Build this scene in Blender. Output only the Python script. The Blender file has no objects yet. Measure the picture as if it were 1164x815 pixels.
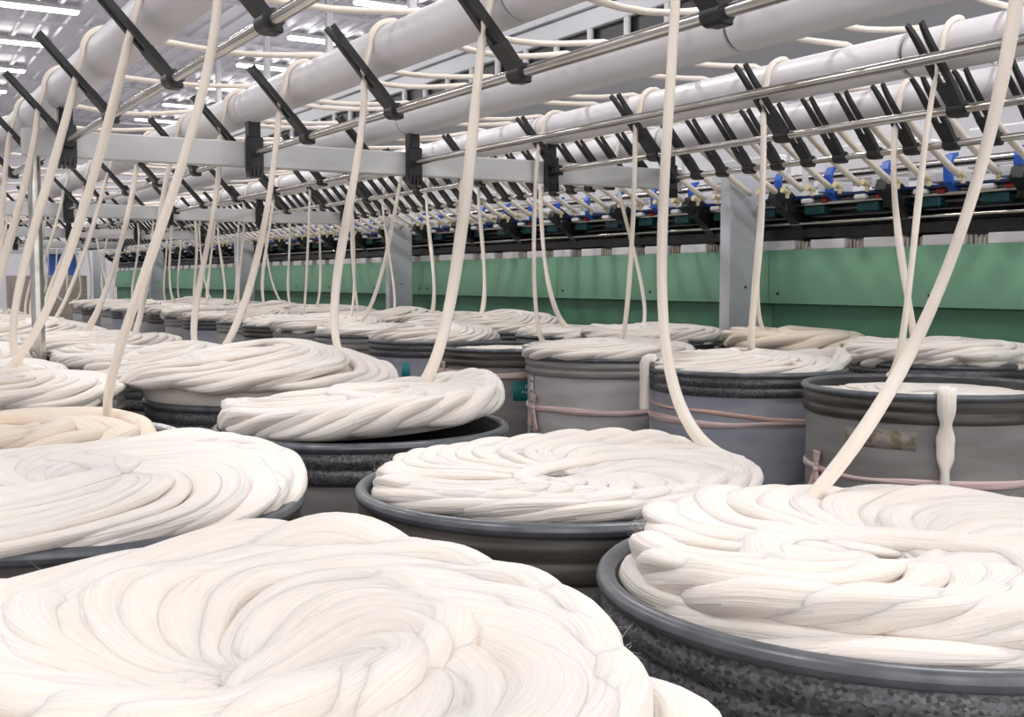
import bpy, math, random
import numpy as np
from mathutils import Vector
R_ = random.Random(7)
NP = np.random.RandomState(11)
PI = math.pi
COL = bpy.context.scene.collection
CAMZ = 1.40
TH = math.radians(31.135)
SN, CS = math.sin(TH), math.cos(TH)

# ------------------------------------------------------------------ materials
def mat(name, col, rough=.5, metal=0., build=None, spec=.5):
    m = bpy.data.materials.new(name); m.use_nodes = True
    nt = m.node_tree; b = nt.nodes['Principled BSDF']
    b.inputs['Base Color'].default_value = (*col, 1)
    b.inputs['Roughness'].default_value = rough
    b.inputs['Metallic'].default_value = metal
    b.inputs['Specular IOR Level'].default_value = spec
    if build: build(nt, b)
    return m
def N(nt, t, **kw):
    n = nt.nodes.new(t)
    for k, v in kw.items():
        if k in n.inputs: n.inputs[k].default_value = v
        else: setattr(n, k, v)
    return n
def mapped(nt, out, scale):
    tc = N(nt, 'ShaderNodeTexCoord'); mp = N(nt, 'ShaderNodeMapping')
    mp.inputs['Scale'].default_value = scale
    nt.links.new(tc.outputs[out], mp.inputs['Vector']); return mp.outputs['Vector']
def ramp(nt, src, stops):
    r = N(nt, 'ShaderNodeValToRGB'); e = r.color_ramp.elements
    while len(e) < len(stops): e.new(.5)
    for i, (p, c) in enumerate(stops): e[i].position = p; e[i].color = (*c, 1)
    nt.links.new(src, r.inputs['Fac']); return r.outputs['Color']
def speck(lo, hi, scale=(1, 1, 1), nscale=6., coord='Object', bump=0., detail=4.):
    def f(nt, b):
        v = mapped(nt, coord, scale)
        n = N(nt, 'ShaderNodeTexNoise', Scale=nscale, Detail=detail)
        nt.links.new(v, n.inputs['Vector'])
        nt.links.new(ramp(nt, n.outputs['Fac'], [(.3, lo), (.7, hi)]), b.inputs['Base Color'])
        if bump:
            bp = N(nt, 'ShaderNodeBump', Strength=bump, Distance=.01)
            nt.links.new(n.outputs['Fac'], bp.inputs['Height']); nt.links.new(bp.outputs['Normal'], b.inputs['Normal'])
    return f
def wool_nodes(c1, c2, bumpd):
    def f(nt, b):
        v = mapped(nt, 'UV', (5, 150, 1)); v2 = mapped(nt, 'UV', (4, 38, 1)); v3 = mapped(nt, 'UV', (14, 420, 1))
        a = N(nt, 'ShaderNodeTexNoise', Scale=1., Detail=3.); nt.links.new(v, a.inputs['Vector'])
        c = N(nt, 'ShaderNodeTexNoise', Scale=1., Detail=2.); nt.links.new(v2, c.inputs['Vector'])
        d = N(nt, 'ShaderNodeTexNoise', Scale=1., Detail=2.); nt.links.new(v3, d.inputs['Vector'])
        s = N(nt, 'ShaderNodeMath', operation='MULTIPLY_ADD'); s.inputs[1].default_value = 2.2
        nt.links.new(c.outputs['Fac'], s.inputs[0]); nt.links.new(a.outputs['Fac'], s.inputs[2])
        s2 = N(nt, 'ShaderNodeMath', operation='MULTIPLY_ADD'); s2.inputs[1].default_value = .45
        nt.links.new(d.outputs['Fac'], s2.inputs[0]); nt.links.new(s.outputs[0], s2.inputs[2])
        bp = N(nt, 'ShaderNodeBump', Strength=.75, Distance=bumpd)
        nt.links.new(s2.outputs[0], bp.inputs['Height']); nt.links.new(bp.outputs['Normal'], b.inputs['Normal'])
        nt.links.new(ramp(nt, a.outputs['Fac'], [(.3, c1), (.7, c2)]), b.inputs['Base Color'])
        b.inputs['Subsurface Weight'].default_value = .3
        b.inputs['Subsurface Radius'].default_value = (1., .80, .64)
        b.inputs['Subsurface Scale'].default_value = .012
        b.inputs['Sheen Weight'].default_value = .25
        b.inputs['Sheen Roughness'].default_value = .6
    return f
def stain(nt, b):
    n = N(nt, 'ShaderNodeTexNoise', Scale=14., Detail=7.); nt.links.new(mapped(nt, 'Object', (1, 1, 1.6)), n.inputs['Vector'])
    nt.links.new(ramp(nt, n.outputs['Fac'], [(.36, (.13, .10, .07)), (.47, (.24, .20, .15)), (.54, (.33, .30, .26)), (.60, (.25, .24, .235))]), b.inputs['Base Color'])
def galv(nt, b):
    v = mapped(nt, 'Object', (1, 1, 1.4))
    vo = N(nt, 'ShaderNodeTexVoronoi', Scale=170.); nt.links.new(v, vo.inputs['Vector'])
    n = N(nt, 'ShaderNodeTexNoise', Scale=5., Detail=5.); nt.links.new(v, n.inputs['Vector'])
    mx = N(nt, 'ShaderNodeMix', data_type='RGBA', blend_type='MULTIPLY'); mx.inputs[0].default_value = .8
    nt.links.new(ramp(nt, vo.outputs['Color'], [(.15, (.06, .06, .065)), (.85, (.22, .22, .235))]), mx.inputs[6])
    nt.links.new(ramp(nt, n.outputs['Fac'], [(.35, (.45, .43, .42)), (.65, (1, 1, 1))]), mx.inputs[7])
    nt.links.new(mx.outputs[2], b.inputs['Base Color'])
def brownband(nt, b):
    v = mapped(nt, 'Object', (1, 1, 14))
    n = N(nt, 'ShaderNodeTexNoise', Scale=4., Detail=6.); nt.links.new(v, n.inputs['Vector'])
    nt.links.new(ramp(nt, n.outputs['Fac'], [(.35, (.035, .03, .028)), (.7, (.12, .105, .09))]), b.inputs['Base Color'])

W = mat('wool', (.86, .80, .72), .95, 0, wool_nodes((.845, .77, .69), (.885, .832, .782), .0042), .1)
WC = mat('wool_cream', (.84, .75, .62), .95, 0, wool_nodes((.82, .69, .55), (.88, .78, .67), .0036), .1)
WS = mat('wool_strand', (.86, .80, .70), .95, 0, wool_nodes((.83, .75, .655), (.875, .81, .74), .0018), .1)
HAIR = mat('wool_fibre', (.9, .87, .82), .9)
BODY = {
 'grey': mat('can_grey', (.3, .3, .3), .45, .0, speck((.20, .19, .185), (.30, .29, .285), (1, 1, 5), 3.)),
 'pale': mat('can_pale', (.5, .5, .5), .45, .0, speck((.42, .41, .41), (.56, .55, .55), (1, 1, 6), 3.)),
 'blue': mat('can_blue', (.36, .37, .43), .4, .0, speck((.28, .285, .34), (.40, .41, .47), (1, 1, 4), 3.)),
}
LIP = mat('lip_slate', (.10, .11, .125), .35, .2, speck((.085, .092, .105), (.15, .16, .175), (1, 1, 1), 20.))
LIPZ = mat('lip_zinc', (.5, .52, .55), .3, .7, speck((.42, .44, .47), (.68, .69, .72), (1, 1, 1), 30.))
GALV = mat('galvanised', (.15, .15, .16), .42, .55, galv)
BROWN = mat('band_brown', (.07, .06, .055), .4, .2, brownband)
BANDG = mat('band_grey', (.3, .29, .28), .45, .2, speck((.20, .19, .185), (.34, .33, .32), (1, 1, 16), 4.))
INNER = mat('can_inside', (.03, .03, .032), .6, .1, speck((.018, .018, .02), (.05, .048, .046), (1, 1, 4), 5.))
PINK = mat('pink_tie', (.62, .45, .43), .6, 0, speck((.52, .36, .34), (.72, .57, .55), (1, 1, 40), 3., bump=.6))
TWINE = mat('orange_twine', (.62, .42, .34), .7, 0, speck((.5, .3, .22), (.72, .52, .45), (1, 1, 60), 4., bump=.6))
TEAL = mat('teal_label', (.01, .20, .21), .5, 0, speck((.008, .16, .17), (.015, .24, .25), (1, 1, 1), 9.))
INK = mat('label_ink', (.8, .85, .85), .6)
STAIN = mat('glue_stain', (.3, .25, .19), .8, 0, lambda nt, b: stain(nt, b))
STEEL = mat('steel_rod', (.62, .59, .55), .22, 1., speck((.50, .47, .42), (.72, .70, .67), (2, .6, 2), 5.))
BLACK = mat('black_plastic', (.012, .012, .014), .42, 0, speck((.009, .009, .01), (.02, .02, .023), (1, 1, 1), 20.))
ROLL = mat('roller_white', (.76, .74, .77), .38, .0, speck((.72, .70, .73), (.80, .78, .81), (.6, .25, .6), 3.))
COLLAR = mat('roller_collar', (.22, .22, .24), .45, .3, speck((.16, .16, .18), (.28, .28, .30), (1, 1, 1), 10.))
BEAM = mat('beam_paint', (.55, .55, .56), .42, .0, speck((.50, .50, .51), (.60, .60, .61), (.5, 1, 1), 3.))
POST = mat('post_paint', (.46, .48, .53), .42, .0, speck((.56, .58, .63), (.66, .68, .72), (1, 1, .4), 3.))
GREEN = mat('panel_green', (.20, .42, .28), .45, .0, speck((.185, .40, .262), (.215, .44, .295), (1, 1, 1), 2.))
DGREEN = mat('panel_green_shaded', (.10, .26, .16), .5, .0, speck((.095, .25, .15), (.115, .29, .18), (1, 1, 1), 2.))  # darker copy of the panel green: shade on the set-back lower panel, in colour
DARK = mat('machine_black', (.015, .015, .017), .35, .2, speck((.01, .01, .012), (.03, .03, .033), (1, 1, 1), 14.))
GUN = mat('machine_gunmetal', (.09, .09, .1), .35, .6, speck((.06, .06, .065), (.14, .14, .15), (1, .4, 1), 8.))
MTEAL = mat('machine_teal', (.01, .07, .085), .4, .2, speck((.008, .055, .07), (.014, .09, .105), (1, 1, 1), 8.))
BLUE = mat('bracket_blue', (.01, .09, .50), .4, 0, speck((.008, .075, .44), (.014, .11, .56), (1, 1, 1), 9.))
NAVY = mat('rail_navy', (.008, .025, .10), .4, 0, speck((.006, .02, .08), (.01, .03, .12), (1, 1, 1), 9.))
RED = mat('roller_red', (.35, .03, .025), .5, 0, speck((.25, .02, .018), (.45, .05, .04), (1, 1, 1), 14.))
WHITE = mat('white_paint', (.74, .73, .75), .4, 0, speck((.70, .69, .71), (.78, .77, .79), (1, 1, 1), 2.))
LGREY = mat('duct_grey', (.62, .63, .66), .4, .1, speck((.58, .59, .62), (.67, .68, .71), (1, .3, 1), 2.))
YEL = mat('funnel_cream', (.72, .62, .38), .5, 0, speck((.64, .54, .3), (.8, .7, .46), (1, 1, 1), 12.))
CEIL = mat('ceiling_sheet', (.72, .70, .74), .27, .45, speck((.68, .66, .70), (.76, .74, .78), (1, .2, 1), 1.5))
WALL = mat('wall_paint', (.62, .61, .65), .6, 0, speck((.58, .57, .61), (.66, .65, .69), (1, 1, 1), .7))
FLOOR = mat('floor_concrete', (.24, .235, .23), .5, 0, speck((.19, .185, .18), (.29, .285, .28), (1, 1, 1), 1.3, detail=8.))
CARD = mat('crate_wood', (.42, .36, .31), .8, 0, speck((.36, .30, .26), (.5, .44, .38), (1, 1, 8), 3.))
LILAC = mat('cabinet_lilac', (.55, .55, .66), .5, 0, speck((.5, .5, .61), (.62, .62, .72), (6, 6, .3), 3.))
BOXBLUE = mat('box_blue', (.05, .13, .5), .5, 0, speck((.04, .11, .44), (.07, .16, .56), (1, 1, 1), 4.))
def lampmat():
    m = bpy.data.materials.new('lamp_tube'); m.use_nodes = True; nt = m.node_tree
    for n in list(nt.nodes): nt.nodes.remove(n)
    e = N(nt, 'ShaderNodeEmission', Color=(1, .985, .97, 1), Strength=5.5); o = N(nt, 'ShaderNodeOutputMaterial')
    nt.links.new(e.outputs[0], o.inputs[0]); return m
LAMP = lampmat()

# ------------------------------------------------------------------ mesh kit
class MB:
    def __init__(s): s.v = []; s.f = []; s.uv = []; s.n = 0; s.sm = []
    def add(s, V, F, UV=None, smooth=True):
        V = np.asarray(V, float); s.v.append(V)
        for i, f in enumerate(F):
            s.f.append([int(a) + s.n for a in f]); s.sm.append(smooth)
            s.uv.append(UV[i] if UV is not None else [(0, 0)] * len(f))
        s.n += len(V); return s
    def box(s, x0, x1, y0, y1, z0, z1, bev=0.):
        if bev <= 0:
            V = [(x, y, z) for z in (z0, z1) for y in (y0, y1) for x in (x0, x1)]
            F = [(0, 2, 3, 1), (4, 5, 7, 6), (0, 1, 5, 4), (2, 6, 7, 3), (0, 4, 6, 2), (1, 3, 7, 5)]
            return s.add(V, F, smooth=False)
        b = min(bev, (x1-x0)*.45, (y1-y0)*.45, (z1-z0)*.45); V = []; idx = {}
        for ix, iy, iz in [(a, c, d) for a in (0, 1) for c in (0, 1) for d in (0, 1)]:
            X, Y, Z = (x0, x1)[ix], (y0, y1)[iy], (z0, z1)[iz]
            sx, sy, sz = (1, -1)[ix]*b, (1, -1)[iy]*b, (1, -1)[iz]*b
            for ax, p in enumerate(((X, Y+sy, Z+sz), (X+sx, Y, Z+sz), (X+sx, Y+sy, Z))):
                idx[(ix, iy, iz, ax)] = len(V); V.append(p)
        F = []
        for ax in range(3):
            o = [a for a in range(3) if a != ax]
            for sd in (0, 1):
                q = []
                for u, w in ((0, 0), (1, 0), (1, 1), (0, 1)):
                    k = [0, 0, 0]; k[ax] = sd; k[o[0]] = u; k[o[1]] = w; q.append(idx[(*k, ax)])
                F.append(q)
        for ax in range(3):
            o = [a for a in range(3) if a != ax]
            for u in (0, 1):
                for w in (0, 1):
                    k0 = [0]*3; k0[o[0]] = u; k0[o[1]] = w; k1 = list(k0); k1[ax] = 1
                    F.append([idx[(*k0, o[0])], idx[(*k0, o[1])], idx[(*k1, o[1])], idx[(*k1, o[0])]])
        for ix in (0, 1):
            for iy in (0, 1):
                for iz in (0, 1): F.append([idx[(ix, iy, iz, a)] for a in range(3)])
        return s.add(V, F, smooth=False)
    def lathe(s, prof, seg=48, c=(0, 0), arc=None, smooth=True):
        n = len(prof); V = []
        a = np.linspace(0, 2*PI, seg, endpoint=False) if arc is None else np.linspace(arc[0], arc[1], seg)
        for t in a:
            for r, z in prof: V.append((c[0]+r*math.cos(t), c[1]+r*math.sin(t), z))
        F = []
        for i in range(seg if arc is None else seg-1):
            j = (i+1) % seg
            for k in range(n-1): F.append((i*n+k, j*n+k, j*n+k+1, i*n+k+1))
        return s.add(V, F, smooth=smooth)
    def cyl(s, p, q, r, seg=16, r2=None, caps=True):
        p, q = Vector(p), Vector(q); d = (q-p).normalized()
        u = d.orthogonal().normalized(); w = d.cross(u); r2 = r if r2 is None else r2; V = []
        for c, rr in ((p, r), (q, r2)):
            for i in range(seg):
                a = 2*PI*i/seg; V.append(c + (u*math.cos(a)+w*math.sin(a))*rr)
        F = [(i, (i+1) % seg, seg+(i+1) % seg, seg+i) for i in range(seg)]
        s.add(V, F)
        if caps: s.add(V, [list(range(seg))[::-1], list(range(seg, 2*seg))], smooth=False)
        return s
    def prism(s, prof, y0, y1):           # (x, z) outline carried along Y
        n = len(prof); V = [(x, y0, z) for x, z in prof]+[(x, y1, z) for x, z in prof]
        F = [(i, (i+1) % n, n+(i+1) % n, n+i) for i in range(n)]+[list(range(n))[::-1], list(range(n, 2*n))]
        return s.add(V, F, smooth=False)
    def strand(s, P, U, w, h, seg=14, closed=False, roll=None, lobes=0., seed=0):
        """soft flattened rope along P; U = up vectors; w, h half width / height (arrays)."""
        P = np.asarray(P, float); n = len(P)
        T = (np.roll(P, -1, 0)-np.roll(P, 1, 0)) if closed else np.gradient(P, axis=0)
        T /= np.linalg.norm(T, axis=1)[:, None]+1e-9
        U = np.broadcast_to(np.asarray(U, float), P.shape)
        S = np.cross(T, U); S /= np.linalg.norm(S, axis=1)[:, None]+1e-9
        U2 = np.cross(S, T)
        if roll is not None:
            c, sn = np.cos(roll)[:, None], np.sin(roll)[:, None]; S, U2 = S*c+U2*sn, U2*c-S*sn
        w = np.broadcast_to(w, (n,)); h = np.broadcast_to(h, (n,))
        a = np.linspace(0, 2*PI, seg, endpoint=False)
        L = np.concatenate([[0], np.cumsum(np.linalg.norm(np.diff(P, axis=0), axis=1))])
        k = np.ones((n, seg))
        if lobes: k += lobes*np.cos(5*a[None]+L[:, None]*9+seed)+lobes*.7*np.cos(3*a[None]-L[:, None]*6+seed*2)
        V = P[:, None]+S[:, None]*(np.cos(a)[None, :, None]*(w[:, None]*k)[..., None])+U2[:, None]*(np.sin(a)[None, :, None]*(h[:, None]*k)[..., None])
        V = V.reshape(-1, 3)
        uo = (seed*7.31) % 50; av = np.abs(((np.arange(seg+1)/seg*2+.5) % 2)-1)*float(np.mean(w))*3
        F = []; UV = []
        for i in range(n if closed else n-1):
            j = (i+1) % n; u0 = uo+L[i]; u1 = uo+(L[j] if j else L[-1]+L[1])
            for m in range(seg):
                q = (m+1) % seg
                F.append((i*seg+m, i*seg+q, j*seg+q, j*seg+m))
                UV.append(((u0, av[m]+uo), (u0, av[m+1]+uo), (u1, av[m+1]+uo), (u1, av[m]+uo)))
        if not closed:
            F += [list(range(seg))[::-1], list(range((n-1)*seg, n*seg))]; UV += [[(uo, uo)]*seg]*2
        return s.add(V, F, UV)
    def build(s, name, m, parent=None, loc=None, mesh_only=False):
        me = bpy.data.meshes.new(name)
        me.from_pydata(np.concatenate(s.v).tolist(), [], s.f)
        uvl = me.uv_layers.new(name='UVMap')
        flat = [c for f in s.uv for p in f for c in p]
        uvl.data.foreach_set('uv', flat)
        me.polygons.foreach_set('use_smooth', s.sm)
        me.materials.append(m); me.update()
        if mesh_only: return me
        return link(name, me, parent, loc)
def link(name, me, parent=None, loc=None):
    o = bpy.data.objects.new(name, me); COL.objects.link(o)
    if parent: o.parent = parent
    if loc is not None: o.location = loc
    return o
def tag(o, label, cat, group=None):
    o['label'] = label; o['category'] = cat
    if group: o['group'] = group
    return o
def thing(name, label, cat, loc=(0, 0, 0), group=None):
    o = bpy.data.objects.new(name, None); COL.objects.link(o); o.location = loc
    o.empty_display_size = .1
    return tag(o, label, cat, group)
def struct(name, mb, m):
    o = mb.build(name, m); o['kind'] = 'structure'; return o
ORD = ('first second third fourth fifth sixth seventh eighth ninth tenth eleventh twelfth thirteenth fourteenth fifteenth sixteenth '
       'seventeenth eighteenth nineteenth twentieth twenty-first twenty-second twenty-third twenty-fourth twenty-fifth twenty-sixth '
       'twenty-seventh twenty-eighth twenty-ninth thirtieth').split()

# ------------------------------------------------------------------ the hall
struct('floor', MB().box(-7, 16, -5, 36, -.2, 0), FLOOR)
mb = MB(); pr = []
x = -7.0
while x < 16:
    pr += [(x, 0), (x+.24, 0), (x+.27, -.045), (x+.33, -.045), (x+.36, 0)]; x += .36
V = [(a, y, 6.0+b) for y in (-5, 36) for a, b in pr]; n = len(pr)
mb.add(V, [(i, i+1, n+i+1, n+i) for i in range(n-1)], smooth=False)
mb.box(-7, 16, -5, 36, 6.05, 6.2)
struct('ceiling', mb, CEIL)
for i, y in enumerate(np.arange(2.9, 34, 3.1)):
    struct('trim_%d' % (i+1), MB().box(-6.9, 15.9, y-.03, y+.03, 5.90, 5.955), CEIL)
struct('wall_far', MB().box(-7, 16, 36, 36.2, 0, 6.2), WALL)
struct('wall_right', MB().box(16, 16.2, -5, 36.2, 0, 6.2), WALL)
struct('wall_left', MB().box(-7.2, -7, -5, 36.2, 0, 6.2), WALL)

# ceiling lights: fluorescent battens lying across the hall
for cx, cn in ((-2.4, 'by the wall behind the pole'), (2.95, 'above the aisle between the cans'), (8.1, 'above the green machine'), (13.2, 'by the far side wall')):
    for j in range(13):
        y = 3.1*j-4.6  # first two of each line are unseen, added as fill from the near end
        t = thing('ceiling_light', 'white fluorescent batten %s, %s in its line' % (cn, ORD[j]), 'light', (cx, y, 5.9), 'fluorescent battens on the ceiling')
        MB().prism([(-.0, 0)]*0+[(-.75, .055), (-.75, .0), (.75, .0), (.75, .055)], -.11, .11).build('housing', WHITE, t)
        MB().box(-.73, .73, -.085, .085, -.05, .0, .015).build('tube', LAMP, t)
        if j % 2 == 0:
            ld = bpy.data.lights.new('batten_lamp', 'AREA'); ld.shape = 'RECTANGLE'; ld.size = 1.45; ld.size_y = .5
            ld.energy = 95; ld.color = (1, .985, .97)
            lo = bpy.data.objects.new('batten_lamp', ld); COL.objects.link(lo); lo.parent = t; lo.location = (0, 0, -.07)

# ------------------------------------------------------------------ wool coils
def sstep(a, b, x):
    t = np.clip((x-a)/(b-a), 0, 1); return t*t*(3-2*t)
def coil_mesh(name, R, hole=.05, nl=22, layers=((1., .05),), b=.0, a=.02, w=.033, h=.017, dome=.0, droop=.0, dish=.0, seed=1, rot=1, mtl=W,
              wob=.010, loose=1, fill=.09, petals=None, psi=64, seg=14, shift=(0, 0)):
    rs = np.random.RandomState(seed); mb = MB()
    def surf(x, y, Rr):
        rho = np.hypot(x, y)
        z = dome*(1-(rho/R)**2) - droop*sstep(.78, 1.05, rho/R) - dish*(1-sstep(.12, .5, rho/R))
        z += wob*(np.sin(x*13+seed)+np.cos(y*11-seed*1.7)+np.sin((x+y)*8+seed*.6))*.6
        return z
    ps = np.linspace(0, 2*PI, psi, endpoint=False)
    w0, hole0, nl0 = w, hole, nl
    for li, lay in enumerate(layers):
        sc, z0 = lay[:2]; w, hole, nl = (lay[2], lay[3], lay[4]) if len(lay) > 2 else (w0, hole0, nl0)
        Rl = R*sc-w*.6; d = (Rl+hole)/2; r = (Rl-hole)/2
        if (li+seed) % 2: d, r = r, d                # loops that swing round the centre
        ph0 = rs.rand()*6
        for i in range(nl):
            ph = rot*(2*PI*(i+rs.uniform(-.28, .28))/nl)+ph0
            dd = d*(1+rs.uniform(-.05, .03)); rr = r*(1+rs.uniform(-.04, .04))
            c = np.array([dd*math.cos(ph), dd*math.sin(ph)])+np.array(shift)*(li == 0)
            X = c[0]+rr*np.cos(ph+rot*ps); Y = c[1]+rr*np.sin(ph+rot*ps)
            k = rs.uniform(.85, 1.2)
            pw = (ps+PI) % (2*PI)-PI
            Z = z0+a*np.sin(ps)*k+b*np.tanh(pw/.35)*np.exp(-(pw/1.1)**2)+surf(X, Y, Rl)+rs.uniform(-.002, .003)+.002*np.sin(3*ps+rs.rand()*6)
            wv = w*(1+.14*np.sin(2*ps+rs.rand()*6)+.08*np.sin(5*ps+rs.rand()*6))*rs.uniform(.85, 1.15)
            edge = np.exp(-(pw/.6)**2); hk = np.ones_like(ps)
            for pt in (petals or ()):
                if len(pt) > 4 and pt[4] != li: continue
                da = (ph-pt[0]+PI) % (2*PI)-PI
                bump = math.exp(-(da/pt[1])**2)
                Z = Z+pt[2]*bump*edge; hk = hk+.5*bump*edge
                X = X+pt[3]*bump*edge*math.cos(ph); Y = Y+pt[3]*bump*edge*math.sin(ph)
            roll = rot*(.30*np.sin(ps)*(1-edge)+.35*edge*np.sign(b+1e-9)+.08*np.sin(2*ps+rs.rand()*6))
            hv = h*hk*(1+.10*np.sin(4*ps+rs.rand()*6))*(.75+.55*edge)
            mb.strand(np.stack([X, Y, Z], 1), (0, 0, 1), wv, hv, seg, True, roll, .045, seed*3+i+li*40+rs.rand())
    w, hole = w0, hole0; zt = layers[0][1]
    for q in range(loose):                           # last laps lying loose on top
        ph = rs.rand()*6; Rl = R*.9; d = Rl*.38; r = Rl*.52
        pp = np.linspace(0, 2*PI*rs.uniform(.8, 1.0), psi)
        X = d*math.cos(ph)+r*np.cos(ph+pp)*(1+.05*np.sin(2*pp+seed)); Y = d*math.sin(ph)+r*np.sin(ph+pp)
        Z = layers[0][1]+a*.55+h*.7+surf(X, Y, Rl)-.03*(np.abs(pp/pp[-1]-.5)*2)**6
        mb.strand(np.stack([X, Y, Z], 1), (0, 0, 1), w*.9*(1+.1*np.sin(3*pp+seed)), h*.85, seg, False, None, .05, seed*5+q+.37)
    # packed wool underneath
    prof = [(hole*.3+.01, layers[0][1]-.06)]
    for t in np.linspace(hole+.02, R-w*1.5, 8):
        prof.append((t, layers[0][1]-.014+float(dome*(1-(t/R)**2)-droop*sstep(.78, 1.05, t/R)-dish*(1-sstep(.12, .5, t/R)))-wob*.8))
    zl = min(l[1] for l in layers)-fill
    prof += [(R-w*1.5, layers[0][1]-.03-droop), (R-w*2, zl), (0.001, zl)]
    mb.lathe([(.001, layers[0][1]-.065)]+prof, 40)
    return mb.build(name, mtl, mesh_only=True)
def fibres(coil, R, z, n, seed, spread=.012):
    rs = np.random.RandomState(seed); mb = MB(); V = []; F = []
    for i in range(n):
        a = rs.rand()*2*PI; rho = R*(1.0-abs(rs.normal(0, .10))) if rs.rand() < .7 else R*math.sqrt(rs.rand())
        p = np.array([rho*math.cos(a), rho*math.sin(a), z+rs.uniform(-.015, .014)])
        d = np.array([math.cos(a)*rs.uniform(0, 1)+rs.normal(0, .6), math.sin(a)*rs.uniform(0, 1)+rs.normal(0, .6), rs.uniform(.05, .8)])
        d /= np.linalg.norm(d); L = rs.uniform(.008, .026); b = rs.normal(0, .35, 3); q = p-d*.008
        s1 = np.cross(d, (0, 0, 1.)); s1 /= np.linalg.norm(s1)+1e-6; rad = .00022; base = len(V)
        for k in range(4):
            t = k/3; c = q+d*L*t+b*L*t*t*.6; rr = rad*(1-.8*t)
            for s_ in (s1, -.5*s1+np.array([0, 0, .8]), -.5*s1-np.array([0, 0, .8])): V.append(c+s_*rr)
        for k in range(3):
            for m in range(3): F.append((base+k*3+m, base+k*3+(m+1) % 3, base+k*3+3+(m+1) % 3, base+k*3+3+m))
    o = mb.add(V, F).build('loose_fibres', HAIR, coil); o['kind'] = 'stuff'; o['label'] = 'fine stray wool hairs'; return o

# ------------------------------------------------------------------ spinning cans
def can_parts(Rc, body, band, lip, plate=.84):
    out = {}
    rb = Rc-.022
    out['can_body'] = (MB().lathe([(rb-.03, .0), (rb, .02), (rb, .912)], 72), BODY[body])
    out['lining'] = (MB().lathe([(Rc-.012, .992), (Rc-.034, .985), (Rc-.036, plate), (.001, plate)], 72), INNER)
    p = [(rb, .892), (Rc-.012, .897), (Rc-.008, .905), (Rc-.008, .925), (Rc-.013, .931), (Rc-.013, .937), (Rc-.008, .943), (Rc-.007, .962), (Rc-.012, .968), (Rc-.012, .985)]
    out['rim_band'] = (MB().lathe(p, 72), band)
    ring = [(Rc-.013+.0135*math.cos(t), .9885+.0135*math.sin(t)) for t in np.linspace(0, 2*PI, 13)]
    out['rim_lip'] = (MB().lathe(ring, 72), lip)
    return {k: m.build(k, mm, mesh_only=True) for k, (m, mm) in out.items()}
CANSET = {}
def get_can(key):
    if key not in CANSET: CANSET[key] = can_parts(*key[:-1], plate=key[-1])
    return CANSET[key]
def put_can(x, y, label, Rc=.40, body='grey', band=None, lip=None, plate=.84, group=None):
    band = band or GALV; lip = lip or LIP
    t = thing('spinning_can', label, 'can', (x, y, 0), group)
    for k, me in get_can((Rc, body, band, lip, plate)).items(): link(k, me, t)
    return t
def face(x, y, off):                                 # angle on a can that looks at the aisle end, off to its right hand
    return math.atan2(-y, -x)+off
def patch(Rc, a0, a1, z0, z1, th=.003):
    r = Rc-.022
    return MB().lathe([(r-.001, z0), (r+th, z0), (r+th, z1), (r-.001, z1), (r-.001, z0)], 20, arc=(a0, a1))
def tie(t, Rc, z, hw, m, tilt=0., kn=None, seed=0, th=.006):
    r = Rc-.022+th*.5; rs = np.random.RandomState(seed+3)
    a = np.linspace(0, 2*PI, 90, endpoint=False)
    P = np.stack([r*np.cos(a), r*np.sin(a), z+tilt*np.cos(a-(kn or 0))+.004*np.sin(5*a+seed)], 1)
    hh = hw*(1+.25*np.sin(3*a+seed)+.12*np.sin(9*a))
    b = MB().strand(P, np.stack([np.cos(a), np.sin(a), 0*a], 1), hh, th, 10, True, None, .12, seed+.4)
    o = b.build('tie_band', m, t); o['label'] = 'tie wrapped round the can wall'
    if kn is not None and m is PINK:
        k = MB(); c = np.array([(r+.012)*math.cos(kn), (r+.012)*math.sin(kn), z+tilt]); e = np.array([-math.sin(kn), math.cos(kn), 0])
        q = np.linspace(0, 1, 9)[:, None]
        for sx, dz in ((-.05, -.10), (.03, -.12), (.004, .07)):
            k.strand(c+e*sx*q+np.array([0, 0, dz])*q, (math.cos(kn), math.sin(kn), 0), .008+.020*q[:, 0], .007, 8, False, None, .15, seed+sx)
        k.strand(c+e*(q-.5)*.03, (0, 0, 1), .014*np.sin(.3+q[:, 0]*2.5), .012*np.sin(.3+q[:, 0]*2.5), 8, False, None, .1, seed)
        k.build('knot', m, o)
    return o

# coil library
LIB = {}
def lib(key, **kw):
    LIB[key] = coil_mesh('wool_coil', **kw); return LIB[key]
lib('B1', R=.37, hole=.05, nl=22, layers=((1., .046), (.60, .062, .024, .035, 20), (1.02, -.02, .040, .2, 18)), b=.016, a=.013, w=.036, h=.020, droop=.012, dish=.035, seed=5, loose=0, wob=.004, psi=80, seg=16,
    petals=((.95, .45, .030, .01, 0), (-.1, .5, .012, -.01, 0), (-.95, .5, .030, .075, 2)))
lib('A1', R=.364, hole=.07, nl=24, layers=((.96, .030), (1.0, -.014, .036, .15, 16)), b=.012, a=.009, w=.037, h=.019, droop=.012, dish=.018, seed=8, loose=1, wob=.002, psi=80, seg=16)
lib('A2', R=.374, hole=.065, nl=28, layers=((.97, .012), (1., .004, .030, .15, 20)), b=.010, a=.005, w=.030, h=.0135, droop=.0, dish=.010, seed=12, loose=1, wob=.002, petals=((.15, .6, .018, .03, 0),), psi=72)
lib('A3', R=.385, hole=.08, nl=22, layers=((1., .030),), b=.026, a=.008, w=.036, h=.019, dome=.035, droop=.0, seed=15, loose=2, wob=.004, petals=((.2, .8, .025, .02),), psi=80, fill=.05)
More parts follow.
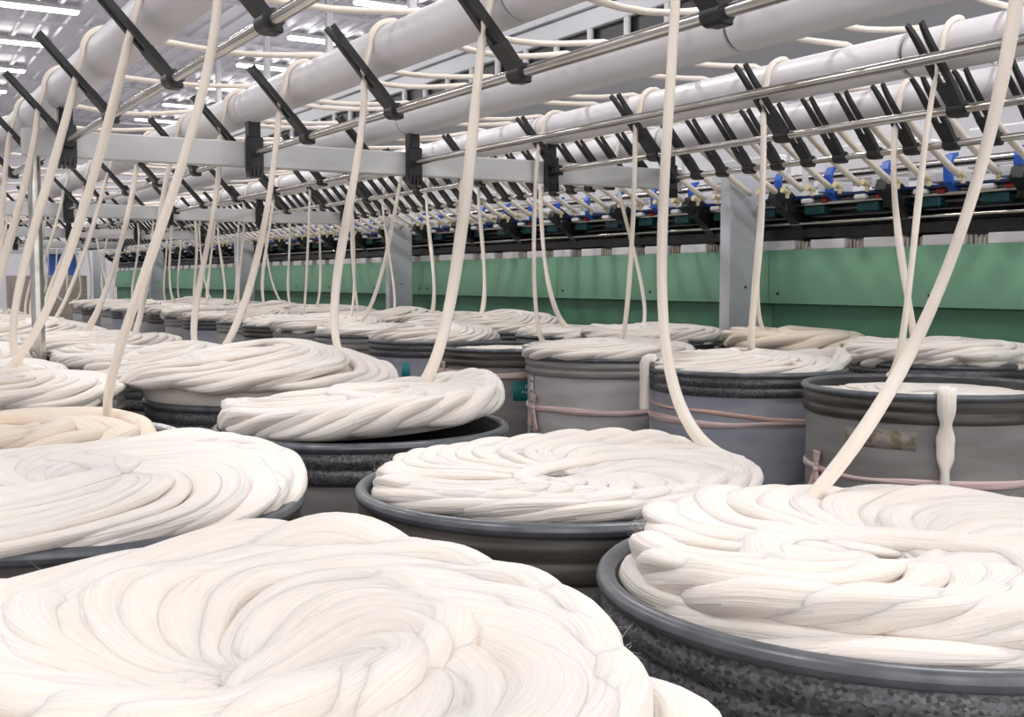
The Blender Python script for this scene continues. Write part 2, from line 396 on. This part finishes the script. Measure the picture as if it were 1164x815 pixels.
lib('B2', R=.38, hole=.06, nl=24, layers=((1., .030),), b=.012, a=.012, w=.036, h=.015, dome=.025, droop=.012, seed=21, loose=2, wob=.005, petals=((.4, .7, .03, .03),), psi=72)
lib('A4', R=.43, hole=.07, nl=22, layers=((1., .030),), b=.014, a=.014, w=.036, h=.017, dome=.10, droop=.015, seed=25, loose=3, wob=.009, petals=((-.5, .7, .03, .03),))
lib('C1', R=.415, hole=.08, nl=24, layers=((1., -.055),), b=.0, a=.008, w=.033, h=.012, dome=.012, droop=.0, seed=31, loose=2, wob=.003)
lib('C2', R=.44, hole=.08, nl=26, layers=((1., .000),), b=.010, a=.010, w=.032, h=.016, dome=.065, droop=.005, seed=35, loose=2, wob=.004, petals=((-.45, .6, .06, .025),))
lib('flat', R=.445, hole=.07, nl=22, layers=((1., .014),), b=.014, a=.012, w=.036, h=.018, dome=.03, droop=.008, seed=41, loose=2, wob=.006, psi=48, seg=10)
lib('heap', R=.43, hole=.06, nl=20, layers=((1., .015),), b=.014, a=.016, w=.036, h=.017, dome=.08, droop=.015, seed=45, loose=3, wob=.010, psi=48, seg=10)
lib('wide', R=.475, hole=.07, nl=22, layers=((1., .045), (.98, .005, .04, .2, 16)), b=.016, a=.014, w=.036, h=.018, dome=.03, droop=.02, seed=51, loose=2, wob=.008, psi=48, seg=10, mtl=W)
lib('cream', R=.44, hole=.06, nl=9, layers=((1., .030),), b=.02, a=.020, w=.05, h=.030, dome=.025, droop=.01, seed=55, loose=1, wob=.006, mtl=WC, psi=56, seg=12)
def put_coil(x, y, key, label, z=1.0, rz=0., tilt=(0, 0), sc=1., group=None):
    o = link('wool_coil', LIB[key]); o.location = (x, y, z); o.rotation_euler = (tilt[0], tilt[1], rz); o.scale = (sc, sc, 1)
    return tag(o, label, 'wool', group)

TOPS = {'A': [], 'B': [], 'C': [], 'D': []}
def pair(row, x, y, canlab, key, coillab, z=1.0, rz=0., tilt=(0, 0), sc=1., cg=None, wg=None, off=(0, 0), **kw):
    t = put_can(x, y, canlab, group=cg, **kw)
    o = put_coil(x+off[0], y+off[1], key, coillab, z, rz, tilt, sc, wg)
    TOPS[row].append((x, y, z)); return t, o
CG = 'grey spinning cans standing in rows'; WG = 'coils of white wool in the cans'
K = dict(cg=CG, wg=WG)
# near rows
c, w_ = pair('A', 1.222, 1.024, 'near grey can with wide slate lip and mottled band, cut by the right picture edge', 'A1',
     'thick flat wool coil sunk inside the slate lip of the nearest big can', 1.0, .4, off=(.012, .0), **K)
fibres(w_, .362, .040, 2000, 1)
c, w_ = pair('A', 1.214, 1.834, 'can with black lip standing behind the near mottled-band can, braided wool ring on it', 'A2',
     'ring-shaped braided wool coil with a dished centre on the black-lipped can', 1.0, .35, (-.01, -.01), off=(.022, .022), band=BROWN, **K)
fibres(w_, .372, .022, 1800, 2)
c, w_ = pair('A', 1.247, 2.873, 'grey can with mottled band under the twisted rope coil, behind the braided ring', 'A3',
     'coil with a bold twisted rope edge, overhanging a black gap above its can', 1.01, -.2, (-.045, -.06), Rc=.41, **K)
fibres(w_, .38, .04, 1400, 3)
c, w_ = pair('A', 1.27, 3.80, 'can with black band almost hidden by a spread heap of wool behind the rope-edged coil', 'A4',
     'broad loose heap of wool sprawling behind the rope-edged coil', 1.025, 1., (0, .03), 1.06, **K)
c, w_ = pair('B', .285, .985, 'nearest can of all, wholly buried under swirling wool in the lower corner', 'B1',
     'huge swirling wool coil with a deep centre hole, nearest of all', 1.0, 0., **K)
fibres(w_, .375, .060, 2600, 4)
c, w_ = pair('B', .37, 2.13, 'grey can behind the nearest swirling coil, slate lip showing beside its wool', 'B2',
     'spread wool coil with a raised edge just behind the nearest swirling coil', .975, .2, (.02, -.05), band=BROWN, **K)
fibres(w_, .375, .035, 1400, 5)
pair('B', .38, 3.05, 'can with a shiny pale zinc lip at the picture edge', 'cream',
     'thick cream wool rope lying inside the shiny zinc lip', .955, 1.2, Rc=.405, sc=.74, lip=LIPZ, band=BANDG, **K)
pair('B', .40, 4.0, 'can behind the zinc-lipped one, wool drooping over its front', 'wide',
     'flat wool coil drooping over its can behind the zinc-lipped can', 1.0, .7, (.0, .03), .93, **K)
for i in range(3):
    pair('B', .40, 4.93+.92*i, 'grey can in the row beside the chrome pole, %s beyond the drooping coil' % ORD[i], ('flat', 'heap', 'flat')[i],
         'wool coil on the %s can beyond the drooping coil beside the chrome pole' % ORD[i], 1.0, i*1.3, (0, .01), .92, **K)
for i in range(11):
    pair('A', 1.25+.03*(i % 2), 4.72+.92*i, 'grey can in the pole-side row, %s beyond the sprawling wool heap' % ORD[i], ('heap', 'flat', 'wide', 'flat')[i % 4],
         'wool coil in the pole-side row, %s beyond the sprawling heap' % ORD[i], 1.0, i*2.1, (R_.uniform(-.03, .03), R_.uniform(-.03, .03)), .93, **K)
# rows across the aisle
c, w_ = pair('C', 3.60, 2.86, 'big open grey can with brown band and a stain, wool lying below its rim', 'C1',
     'low flat wool coil lying inside the big stained can', 1.0, 0., Rc=.47, plate=.80, band=BROWN, body='grey', **K)
f0 = face(3.6, 2.86, 0)
o = patch(.47, f0-.66, f0-.06, .80, .868, .0015).build('glue_mark', STAIN, c); o['label'] = 'brown glue mark of a lost label'
tie(c, .47, .685, .012, PINK, .0, f0-.98, 1)
tl = MB(); q = np.linspace(0, 1, 26); ang = f0+.14                                   # tail of sliver hanging over the rim
rr = .42+.062*sstep(0, .22, q)+.004*np.sin(q*9); zz = -.035+.055*np.sin(np.clip(q/.25, 0, 1)*PI)-.30*np.clip((q-.2)/.8, 0, 1)
P = np.stack([rr*np.cos(ang)+0*q, rr*np.sin(ang)+0*q, zz], 1)
tl.strand(P, np.stack([np.cos(ang)+0*q, np.sin(ang)+0*q, .35+0*q], 1), .030*(1-.55*q**3)*(1+.22*np.sin(q*13)+.1*np.sin(q*29)), .014*(1-.5*q**3), 12, False, None, .08, 5)
tl_o = tl.build('loose_tail', W, w_); tl_o['label'] = 'loose wool end hanging down over the can rim'
c, w_ = pair('C', 3.63, 3.90, 'blue-grey can with mottled band and twisted twine, behind the big open can', 'C2',
     'wool coil with a frilled edge on the blue-grey can tied with twine', .99, 0., Rc=.465, body='blue', **K)
f0 = face(3.63, 3.9, 0)
tie(c, .465, .80, .008, TWINE, .035, f0-1.2, 2, .004); tie(c, .465, .785, .014, PINK, .012, None, 5, .004)
tl = MB(); ang = f0-1.22; q = np.linspace(0, 1, 26)
rr = .40+.085*sstep(0, .25, q); zz = .0+.05*np.sin(np.clip(q/.3, 0, 1)*PI)-.19*np.clip((q-.22)/.78, 0, 1)
tl.strand(np.stack([rr*np.cos(ang)+0*q, rr*np.sin(ang)+0*q, zz], 1), np.stack([np.cos(ang)+0*q, np.sin(ang)+0*q, .35+0*q], 1), .035*(1-.3*q), .022, 12, False, None, .08, 7)
o = tl.build('loose_tail', W, w_); o['label'] = 'loose wool loop hanging over the can side'
c, w_ = pair('C', 3.62, 4.97, 'pale grey can with riveted seam and low pink tie beside the blue-grey can', 'flat',
     'flat white wool coil level with the rim of the pale riveted can', 1.0, .3, Rc=.465, sc=1.04, body='pale', band=BANDG, lip=LIP, **K)
f0 = face(3.62, 4.97, 0)
s = patch(.465, f0-1.20, f0-1.10, .45, .89, .004).build('seam_strip', BODY['pale'], c)
for k in range(7):
    b = MB(); r = .465-.017; a_ = f0-1.15
    b.cyl((r*math.cos(a_), r*math.sin(a_), .86-.055*k), ((r+.004)*math.cos(a_), (r+.004)*math.sin(a_), .86-.055*k), .006, 8); b.build('rivet', DARK, s)
tie(c, .465, .72, .014, PINK, .0, f0-1.05, 3)
c, w_ = pair('C', 3.56, 5.90, 'open grey can with a wide pink tie, knot and teal label, wool below its rim', 'C1',
     'low wool coil inside the can with the wide pink tie', 1.005, .8, Rc=.465, plate=.8, band=BROWN, **K)
f0 = face(3.56, 5.9, 0)
tie(c, .465, .845, .022, PINK, .0, f0-1.10, 4, .007)
def teal(c, Rc, a0, a1, z0, z1, txt=True):
    o = patch(Rc, a0, a1, z0, z1, .002).build('label_plate', TEAL, c); o['label'] = 'teal paper label with small white print'
    if txt:
        for s_, dz, h in (('Rapr', .62, .034), ('Bright Card', .40, .022)):
            cu = bpy.data.curves.new('print', 'FONT'); cu.body = s_; cu.size = h; cu.align_x = 'CENTER'; cu.extrude = .0006
            cu.materials.append(INK); tmp = bpy.data.objects.new('print_text', cu); COL.objects.link(tmp)
            bpy.context.view_layer.update(); me = bpy.data.meshes.new_from_object(tmp.evaluated_get(bpy.context.evaluated_depsgraph_get()))
            bpy.data.objects.remove(tmp); t = link('print', me, o)
            a = a0+(a1-a0)*.52; r = Rc-.022+.0045
            t.location = (r*math.cos(a), r*math.sin(a), z0+(z1-z0)*dz); t.rotation_euler = (PI/2, 0, a+PI/2)
teal(c, .465, f0+.02, f0+.46, .70, .815)
c, w_ = pair('C', 3.52, 6.85, 'can with black band and small teal label beside the wide pink tie can', 'heap',
     'wool coil heaped on the can beside the wide pink tie can', .99, .8, Rc=.46, body='blue', **K)
f0 = face(3.52, 6.85, 0); teal(c, .46, f0-.52, f0-.38, .74, .86, False)
c, w_ = pair('C', 3.50, 7.80, 'grey can with teal label on its front, second beyond the wide pink tie can', 'flat',
     'thin flat wool coil, second beyond the wide pink tie can', 1.0, 1.8, Rc=.46, body='grey', band=BANDG, **K)
f0 = face(3.5, 7.8, 0); teal(c, .46, f0-.62, f0-.38, .76, .89, False)
for i in range(11):
    y = 8.75+.93*i
    pair('C', 3.50+.04*(i % 3), y, 'grey can on the aisle side before the green machine, %s beyond the teal-labelled pair' % ORD[i], ('wide', 'flat', 'heap', 'flat', 'wide')[i % 5],
         'wool coil on the aisle side, %s beyond the teal-labelled cans' % ORD[i], 1.0, i*1.7, (R_.uniform(-.03, .03), R_.uniform(-.04, .02)), 1.0,
         Rc=.46, body=('pale', 'grey', 'pale', 'blue')[i % 4], band=(BANDG, BROWN, BANDG, GALV)[i % 4], **K)
# row against the machine
c, w_ = pair('D', 4.78, 3.72, 'can against the green machine, behind the big open can, under a broad wool slab', 'wide',
     'broad white wool slab behind the big open can', 1.0, .5, (0, .02), 1.0, Rc=.46, **K)
c, w_ = pair('D', 4.86, 4.82, 'can against the green machine holding a thick cream rope', 'cream',
     'thick hairy cream wool rope beside the front pillar', 1.01, 2.2, (.0, -.03), .95, Rc=.46, **K)
fibres(w_, .42, .05, 900, 9)
c, w_ = pair('D', 4.66, 5.90, 'can against the green machine in front of the front pillar', 'wide',
     'braided wool coil in front of the front pillar', 1.0, 1.1, (0, -.02), .98, Rc=.46, **K)
c, w_ = pair('D', 4.70, 6.85, 'can against the green machine just beyond the front pillar', 'flat',
     'low wool coil just beyond the front pillar', .99, 1.5, (0, 0), 1., Rc=.46, **K)
c, w_ = pair('D', 4.62, 7.72, 'can against the green machine under the pointed wool mound', 'heap',
     'pointed cream mound of wool against the green machine', 1.02, 0.4, (0, -.05), 1.0, Rc=.46, **K)
for i in range(11):
    y = 8.70+.93*i
    pair('D', 4.62+.04*(i % 2), y, 'can against the green machine, %s beyond the pointed wool mound' % ORD[i], ('wide', 'heap', 'flat', 'wide')[i % 4],
         'wool coil against the green machine, %s beyond the pointed mound' % ORD[i], 1.01, i*2.3, (R_.uniform(-.03, .03), R_.uniform(-.04, .02)), 1.0,
         Rc=.46, body=('grey', 'pale', 'blue')[i % 3], band=(BROWN, BANDG, GALV)[i % 3], **K)

# ------------------------------------------------------------------ creel
S = .92
RX = [(k+.055)*S for k in range(1, 6)]
ZR, ZO = 2.055, 2.30          # rod and roller heights
BY = [.36+5.41*i for i in range(6)]
RR = .088
PLACE = ['over the nearest cross beam', 'at the front pillar', 'at the second pillar', 'at the third pillar', 'at the fourth pillar', 'at the last pillar']
for i, y in enumerate(BY):
    t = thing('creel_gantry', 'pale grey creel cross beam with black clamps and sheet post, ' + PLACE[i], 'frame', (0, y, 0), 'creel cross frames')
    MB().box(.78, RX[4]+.12, -.032, .032, 1.985, 2.115, .006).build('cross_beam', BEAM, t)
    b = MB().box(5.165, 5.445, -.05, .05, .0, 2.10, .008).box(5.20, 5.41, -.053, -.05, .1, 2.0)
    p = b.build('sheet_post', POST, t)
    if i: MB().cyl((.83, 0, 0), (.83, 0, 2.0), .030, 20).cyl((.83, 0, 0), (.83, 0, .012), .036, 20).build('pole', STEEL, t)
    for z in (1.35, .95): MB().cyl((5.31, -.058, z), (5.31, -.05, z), .009, 10).build('bolt', DARK, p)
    for k in range(5):
        X = RX[k]; b = MB()
        b.box(X-.045, X+.045, -.075, -.03, 1.95, 2.14, .008).box(X-.032, X+.032, -.07, -.0, 2.13, 2.27, .008)
        for q in range(4): b.box(X-.04+.022*q, X-.028+.022*q, -.082, -.03, 1.93, 1.985)
        b.build('roller_clamp', BLACK, t)
# guide: slotted black strap clipped on the rod
gd = MB(); D = Vector((-.265, 0, .295)); Ln = D.length; D.normalize(); Nn = Vector((D.z, 0, -D.x)); T_ = .010
def plate(mb, pts, th=T_):      # outline in (along, across) extruded through the strap thickness
    V = [D*a+Vector((0, 1, 0))*c+Nn*(th*s_) for s_ in (-1, 1) for a, c in pts]; n = len(pts)
    F = [list(range(n))[::-1], list(range(n, 2*n))]+[(i, (i+1) % n, n+(i+1) % n, n+i) for i in range(n)]
    mb.add(V, F, smooth=False)
plate(gd, [(.0, -.034), (.12, -.040), (.12, .040), (.0, .034)], .012)
for s_ in (-1, 1):
    for seg in range(9):
        a0, a1 = .12+(Ln-.12)*seg/9, .12+(Ln-.12)*(seg+1)/9
        def cr(a): return .014+.012*max(0, (a-.29)/.11)**2, .040+.004*max(0, (a-.29)/.11)**2-.006*max(0, (a-.1)/.3)
        (i0, o0), (i1, o1) = cr(a0), cr(a1)
        plate(gd, [(a0, s_*i0), (a1, s_*i1), (a1, s_*max(o1, i1+.008)), (a0, s_*max(o0, i0+.008))][::s_])
GUIDE_ME = gd.build('guide_fork', BLACK, mesh_only=True)
cm = MB(); ring = [(.020, -.034), (.030, -.034), (.030, .034), (.020, .034), (.020, -.034)]
V = []; F = []
cm.cyl((0, -.036, 0), (0, .036, 0), .029, 18).box(-.012, .030, -.030, .030, -.030, -.012, .004).box(.02, .038, -.02, .02, -.006, .028, .004)
CLAMP_ME = cm.build('clip', BLACK, mesh_only=True)
GY = {0: [2.805+.955*j for j in range(26)], 1: [1.215+.935*j for j in range(27)], 2: [6.17+.935*j for j in range(22)], 3: [2.85+.935*j for j in range(25)]}
GY5 = [2.65+.2335*j for j in range(106)]
RLAB = ['guide rod on the chrome pole side, with widely spaced black forks', 'guide rod second from the chrome pole side, above the braided ring coil',
        'guide rod in the middle of the creel, bare of forks at its near end', 'guide rod fourth from the chrome pole side, last but one before the machine',
        'guide rod next to the green machine with closely spaced black forks']
OLAB = ['long white roller on the chrome pole side of the creel', 'long white roller second from the chrome pole side', 'long white roller in the middle of the creel',
        'long white roller fourth from the chrome pole side', 'long white roller next to the green machine']
for k in range(5):
    t = thing('guide_rod', 'steel ' + RLAB[k], 'rod', (RX[k], 0, ZR), 'guide rods of the creel')
    MB().cyl((0, .1, 0), (0, 27.6, 0), .0175, 16).build('rod', STEEL, t)
    ys = GY[k] if k < 4 else GY5[:100]
    for y in ys:
        g = link('guide_fork', GUIDE_ME, t, (0, y, 0)); link('clip', CLAMP_ME, g)
    r = thing('creel_roller', OLAB[k], 'roller', (RX[k], 0, ZO), 'long white creel rollers')
    for i in range(5):
        for h in range(2):
            y0, y1 = BY[i]+5.41*h/2+.012, BY[i]+5.41*(h+1)/2-.012
            MB().cyl((0, y0, 0), (0, y1, 0), RR, 32).build('roller_tube', ROLL, r)
        MB().cyl((0, BY[i]-.035, 0), (0, BY[i]+.035, 0), .055, 20).cyl((0, BY[i]+2.65, 0), (0, BY[i]+2.76, 0), RR-.012, 24).build('collar', COLLAR, r)

# ------------------------------------------------------------------ slivers climbing from the cans
def bez(p0, p1, p2, p3, n):
    t = np.linspace(0, 1, n)[:, None]
    return (1-t)**3*p0+3*t*(1-t)**2*p1+3*t*t*(1-t)*p2+t**3*p3
ROWKEY = 'BA?CD'
RNAME = ['first roller from the aisle', 'second roller from the aisle', 'third roller from the aisle', 'fourth roller from the aisle', 'roller next to the green machine']
used5 = {}
def nearest5(y):
    best = min((abs(g-y), j) for j, g in enumerate(GY5) if j not in used5); used5[best[1]] = 1; return GY5[best[1]]
GY[4] = [t[1]-.12 for t in TOPS['D']]
jobs = sorted([(y, k, j) for k in (0, 1, 3, 4) for j, y in enumerate(GY[k])])
for y, k, j in jobs:
    if not [1 for q in range(len(GY5)) if q not in used5]: break
    rs = np.random.RandomState(k*97+j)
    row = TOPS[ROWKEY[k]]; cx, cy, cz = min(row, key=lambda c: abs(c[1]-y))
    if abs(cy-y) > 1.6: cx, cy, cz = cx, y-.1, 1.0
    X = RX[k]; y5 = nearest5(y)
    if k == 4: y = y5
    cx += (.15, .2, 0, .05, -.1)[k]
    A = np.array([cx+rs.uniform(-.16, .16), cy+rs.uniform(-.16, .16), cz+.055])
    G = np.array([X-.128, y, ZR+.142])
    if k == 1 and j == 1: A = np.array([1.56, 1.90, 1.05])
    sa = rs.uniform(0, 2*PI); side = np.array([math.cos(sa), math.sin(sa), 0])
    A = A-side*.17-np.array([0, 0, .035]); P1 = A+side*rs.uniform(.22, .34)+np.array([0, 0, .02]); P2 = G+(A-G)*.38*np.array([.45, .45, 1])+rs.normal(0, .035, 3)
    if k == 1 and j == 0:
        A = np.array([1.30, 1.27, 1.03]); P1 = A+np.array([.20, -.03, .16]); P2 = G-np.array([0, 0, .62])
    up = bez(A, P1, P2, G, 30)
    pts = [up]
    ra = RR+.012
    arc = np.linspace(PI*1.03, PI*.5, 8)
    W1 = np.stack([X+ra*np.cos(arc), y+0*arc, ZO+ra*np.sin(arc)], 1); pts.append(W1)
    # level run over the next rollers, sagging between them
    xs = [X]+RX[k+1:]; Yl = y
    for a, b in zip(xs[:-1], xs[1:]):
        t = np.linspace(0, 1, 9)[1:]; last = b == xs[-1]
        yA = y+(y5-y)*((a-X)/(xs[-1]-X+1e-9)); yB = y+(y5-y)*((b-X)/(xs[-1]-X+1e-9))
        pts.append(np.stack([a+(b-a)*t, yA+(yB-yA)*t, ZO+ra-.05*rs.uniform(.5, 1.3)*np.sin(t*PI)*(1 if (b-a) > .3 else 0)], 1))
    arc = np.linspace(PI*.45, PI*.22, 4)
    pts.append(np.stack([RX[4]+ra*np.cos(arc), y5+0*arc, ZO+ra*np.sin(arc)], 1))
    t = np.linspace(0, 1, 9)[1:]
    e0 = np.array([RX[4]+ra*.77, y5, ZO+ra*.64]); e1 = np.array([5.30, y5-.02, 1.972])
    pts.append(e0+(e1-e0)*t[:, None]+np.array([0, 0, -.02])*np.sin(t*PI)[:, None])
    P = np.concatenate(pts)
    d = np.linalg.norm(np.diff(P, axis=0), axis=1); P = P[np.concatenate([[True], d > 1e-4])]
    n = len(P); s_ = np.linspace(0, 1, n)
    hang = np.clip(1-np.arange(n)/30., 0, 1)
    wv = (.0155 if y > 3 else .011)*(1+.15*np.sin(s_*23+j))+.008*hang**2*rs.uniform(.2, 1.2)*(y > 2)
    wv = wv+.009*np.clip((np.arange(n)-(n-13))/4., 0, 1)
    T = np.gradient(P, axis=0); U = np.where(np.abs(T[:, 2:3])/np.linalg.norm(T, axis=1)[:, None] > .8, np.array([[-.8, -.6, 0]]), np.array([[0, 0, 1.]]))
    tw = rs.uniform(0, PI)
    U = np.where(np.arange(n)[:, None] < 29, np.array([[math.cos(tw), math.sin(tw), 0.2]]), np.array([[-.6, 0, .8]]))
    mb = MB().strand(P, U, wv, .012+.006*np.clip((np.arange(n)-(n-13))/4., 0, 1), 10 if y < 8 else 6, False, None, .06, k*31+j+.5)
    o = mb.build('wool_sliver', WS)
    if k == 4: lab = 'white wool sliver over the roller beside the green machine, %s from the near end' % ORD[j]
    else: lab = 'white wool sliver over the roller %s, at its %s black fork' % (('on the pole side', 'second from the pole side', '', 'fourth from the pole side')[k], ORD[j])
    tag(o, lab, 'sliver', 'wool slivers running from cans to machine')

# ------------------------------------------------------------------ green spinning machine
MX = 5.52
M = thing('spinning_machine', 'long green spinning machine with black drafting gear and blue brackets', 'machine', (MX, .426, 0))
PL = 2.646
for i in range(10):
    y0, y1 = PL*i+.004, PL*(i+1)-.004
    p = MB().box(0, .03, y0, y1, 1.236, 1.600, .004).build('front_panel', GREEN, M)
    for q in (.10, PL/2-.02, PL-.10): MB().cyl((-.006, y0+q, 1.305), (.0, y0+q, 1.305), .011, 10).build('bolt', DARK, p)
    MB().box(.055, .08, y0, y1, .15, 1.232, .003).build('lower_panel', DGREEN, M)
MB().box(.08, .9, 0, PL*10, .02, 1.58).build('plinth', DARK, M)
Lm = PL*10
MB().prism([(.03, 1.68), (.40, 1.66), (.46, 1.75), (.02, 1.74)], 0, Lm).build('spindle_beam', DARK, M)
MB().prism([(.0, 1.745), (.10, 1.815), (.13, 1.815), (.13, 1.74)], 0, Lm).build('sloping_plate', GUN, M)
MB().prism([(.06, 1.82), (.30, 1.82), (.30, 1.93), (.06, 1.90)], 0, Lm).build('drafting_beam', DARK, M)
MB().cyl((-.02, 0, 1.772), (-.02, Lm, 1.772), .011, 10).build('bar', STEEL, M)
MB().prism([(-.10, 1.928), (.26, 1.94), (.26, 1.955), (-.10, 1.945)], 0, Lm).build('blue_rail', NAVY, M)
MB().cyl((-.05, 0, 1.895), (-.05, Lm, 1.895), .016, 10).build('drafting_roller', STEEL, M)
MB().cyl((-.01, 0, 1.855), (-.01, Lm, 1.855), .013, 10).build('drafting_roller', GUN, M)
rs = np.random.RandomState(5)
nb = int(Lm/.443)
for i in range(nb):
    y = .21+.443*i
    b = MB()                                            # curved blue strap
    pr = [(-.02, 1.885), (-.08, 1.91), (-.125, 1.95), (-.135, 2.06), (-.115, 2.105), (-.07, 2.118), (-.07, 2.098), (-.10, 2.085), (-.115, 2.055), (-.105, 1.96), (-.07, 1.925), (-.02, 1.90)]
    b.prism(pr, y-.027, y+.027); b.build('blue_bracket', BLUE, M)
    MB().box(-.02, .16, y+.05, y+.20, 1.96, 2.03, .01).cyl((-.03, y+.10, 2.0), (-.02, y+.10, 2.0), .008, 8).build('pale_cover', LGREY, M)
    MB().box(-.06, .02, y+.10, y+.27, 1.825, 1.878, .006).build('teal_box', MTEAL, M)
    MB().cyl((-.06, y+.06, 1.91), (-.06, y+.11, 1.91), .019, 12).build('red_roller', RED, M)
    MB().box(-.115, -.07, y+.16, y+.25, 1.895, 1.925, .008).build('white_clip', WHITE, M)
    for s_ in (.075, .29):
        if s_ < .1 or i < 40: MB().cyl((-.235, y+s_, 1.985), (-.17, y+s_, 1.965), .022, 10, .012).cyl((-.19, y+s_, 1.93), (-.19, y+s_, 1.97), .012, 8).build('sliver_funnel', YEL, M)
    b = MB().box(.004, .12, y-.02, y+.27, 1.60, 1.664, .006)
    b.build('bobbin_tray', WHITE, M)
    b = MB()
    for q in range(4): b.cyl((.035, y+.295+.033*q, 1.60), (.035, y+.295+.033*q, 1.655), .010, 8)
    b.build('bobbin_row', CARD, M)
    if i % 2 == 0:                                      # black swing arm
        a = MB(); pr = [(-.22, 1.99), (-.15, 2.01), (.30, 1.70), (.30, 1.62), (.18, 1.60), (-.12, 1.84), (-.24, 1.93)]
        a.prism(pr, y+.34, y+.42); a.box(-.16, -.02, y+.33, y+.43, 1.84, 1.91, .01); a.build('swing_arm', DARK, M)
MB().box(.75, .80, 0, Lm, 1.6, 1.95).build('rear_plate', WHITE, M)
for i in range(0, nb, 6): MB().box(.70, .76, .3+.443*i, .36+.443*i, 1.58, 2.9).build('upright', WHITE, M)
MB().cyl((.73, 0, 2.16), (.73, Lm, 2.16), .03, 12).build('rear_rail', STEEL, M)
MB().box(-.02, .9, -.25, -.01, 0, 1.75, .01).build('end_cabinet', WHITE, M)

t = thing('parallel_machine', 'pale grey machine line standing behind the green machine', 'machine', (9.6, 2, 0))
MB().box(0, .9, 0, 24, 0, 1.9, .01).build('casing', LGREY, t)
MB().box(-.05, 0, 0, 24, 2.02, 2.08).box(-.05, 0, 0, 24, 2.42, 2.45).build('rail', STEEL, t)
MB().box(.1, .16, 0, 24, 2.18, 2.26).build('red_rail', RED, t)
for i in range(13):
    MB().box(.0, .07, 1.9*i, 1.9*i+.07, 1.9, 3.0).build('upright', WHITE, t)
    MB().box(.1, .6, 1.9*i+.3, 1.9*i+1.5, 2.5, 2.9, .02).build('hood', WHITE, t)
# overhead blower duct
Dd = thing('overhead_duct', 'long pale grey overhead duct with black slots above the green machine', 'duct', (6.44, 1, 0))
MB().box(.0, 1.1, 0, 23, 3.86, 4.55, .01).build('upper_casing', LGREY, Dd)
MB().box(.06, 1.0, 0, 23, 3.68, 3.86).build('slot_recess', DARK, Dd)
MB().box(-.06, 1.1, 0, 23, 3.30, 3.68, .01).build('lower_casing', LGREY, Dd)
MB().box(-.02, .02, 0, 23, 4.05, 4.07).box(-.02, .02, 0, 23, 4.2, 4.215).build('bead', GUN, Dd)
for i in range(38): MB().cyl((.02, .4+.6*i, 3.68), (.02, .4+.6*i, 3.86), .035, 12).build('spacer_post', WHITE, Dd)
for i in range(8): MB().box(.4, .5, 1.+3*i, 1.1+3*i, 4.55, 6.0).build('hanger', WHITE, Dd)

# far end of the hall
t = thing('storage_cabinet', 'lilac ribbed cabinet at the far end of the hall, beyond the pole', 'cabinet', (1.2, 31, 0))
b = MB().box(0, 2.2, 0, .6, 0, 1.75, .01); b.build('body', LILAC, t)
for k in range(3): MB().box(.03+.73*k, .70+.73*k, -.02, 0, .1, 1.68, .004).build('door', LILAC, t)
t = thing('plastic_bin', 'blue plastic bin on a wooden crate at the far end of the hall', 'bin', (4.25, 27.5, 1.5))
MB().add([(0, 0, 0), (.55, 0, 0), (.55, .4, 0), (0, .4, 0), (-.04, -.03, .5), (.59, -.03, .5), (.59, .43, .5), (-.04, .43, .5)],
         [(3, 2, 1, 0), (0, 1, 5, 4), (1, 2, 6, 5), (2, 3, 7, 6), (3, 0, 4, 7)], smooth=False).build('tub', BOXBLUE, t)
MB().box(-.06, .61, -.05, .45, .47, .52, .01).build('lid', BOXBLUE, t)
t = thing('wooden_crate', 'brown wooden crate under the blue plastic bin', 'crate', (3.4, 27.3, 0))
MB().box(0, 1.6, 0, 1, .1, 1.5, .01).build('boards', CARD, t); MB().box(.05, 1.55, .05, .95, 0, .1).build('skid', CARD, t)

# ------------------------------------------------------------------ light, camera
w = bpy.data.worlds.new('hall_fill'); bpy.context.scene.world = w; w.use_nodes = True  # even fill light added through the end left open behind the camera
bg = w.node_tree.nodes['Background']; bg.inputs['Color'].default_value = (1, .97, .975, 1); bg.inputs['Strength'].default_value = 1.15
cam = bpy.data.cameras.new('camera'); co = bpy.data.objects.new('camera', cam); COL.objects.link(co)
cam.sensor_width = 36; cam.lens = 36*1272/1164; cam.clip_start = .05
co.location = (0, 0, CAMZ); co.rotation_euler = (PI/2-.0702, 0, -TH)
sc = bpy.context.scene; sc.camera = co
sc.view_settings.view_transform = 'Standard'; sc.view_settings.look = 'None'; sc.view_settings.gamma = 1
sc.view_settings.use_curve_mapping = False; sc.view_settings.exposure = 0.22
sc.cycles.max_bounces = 8; sc.cycles.diffuse_bounces = 6
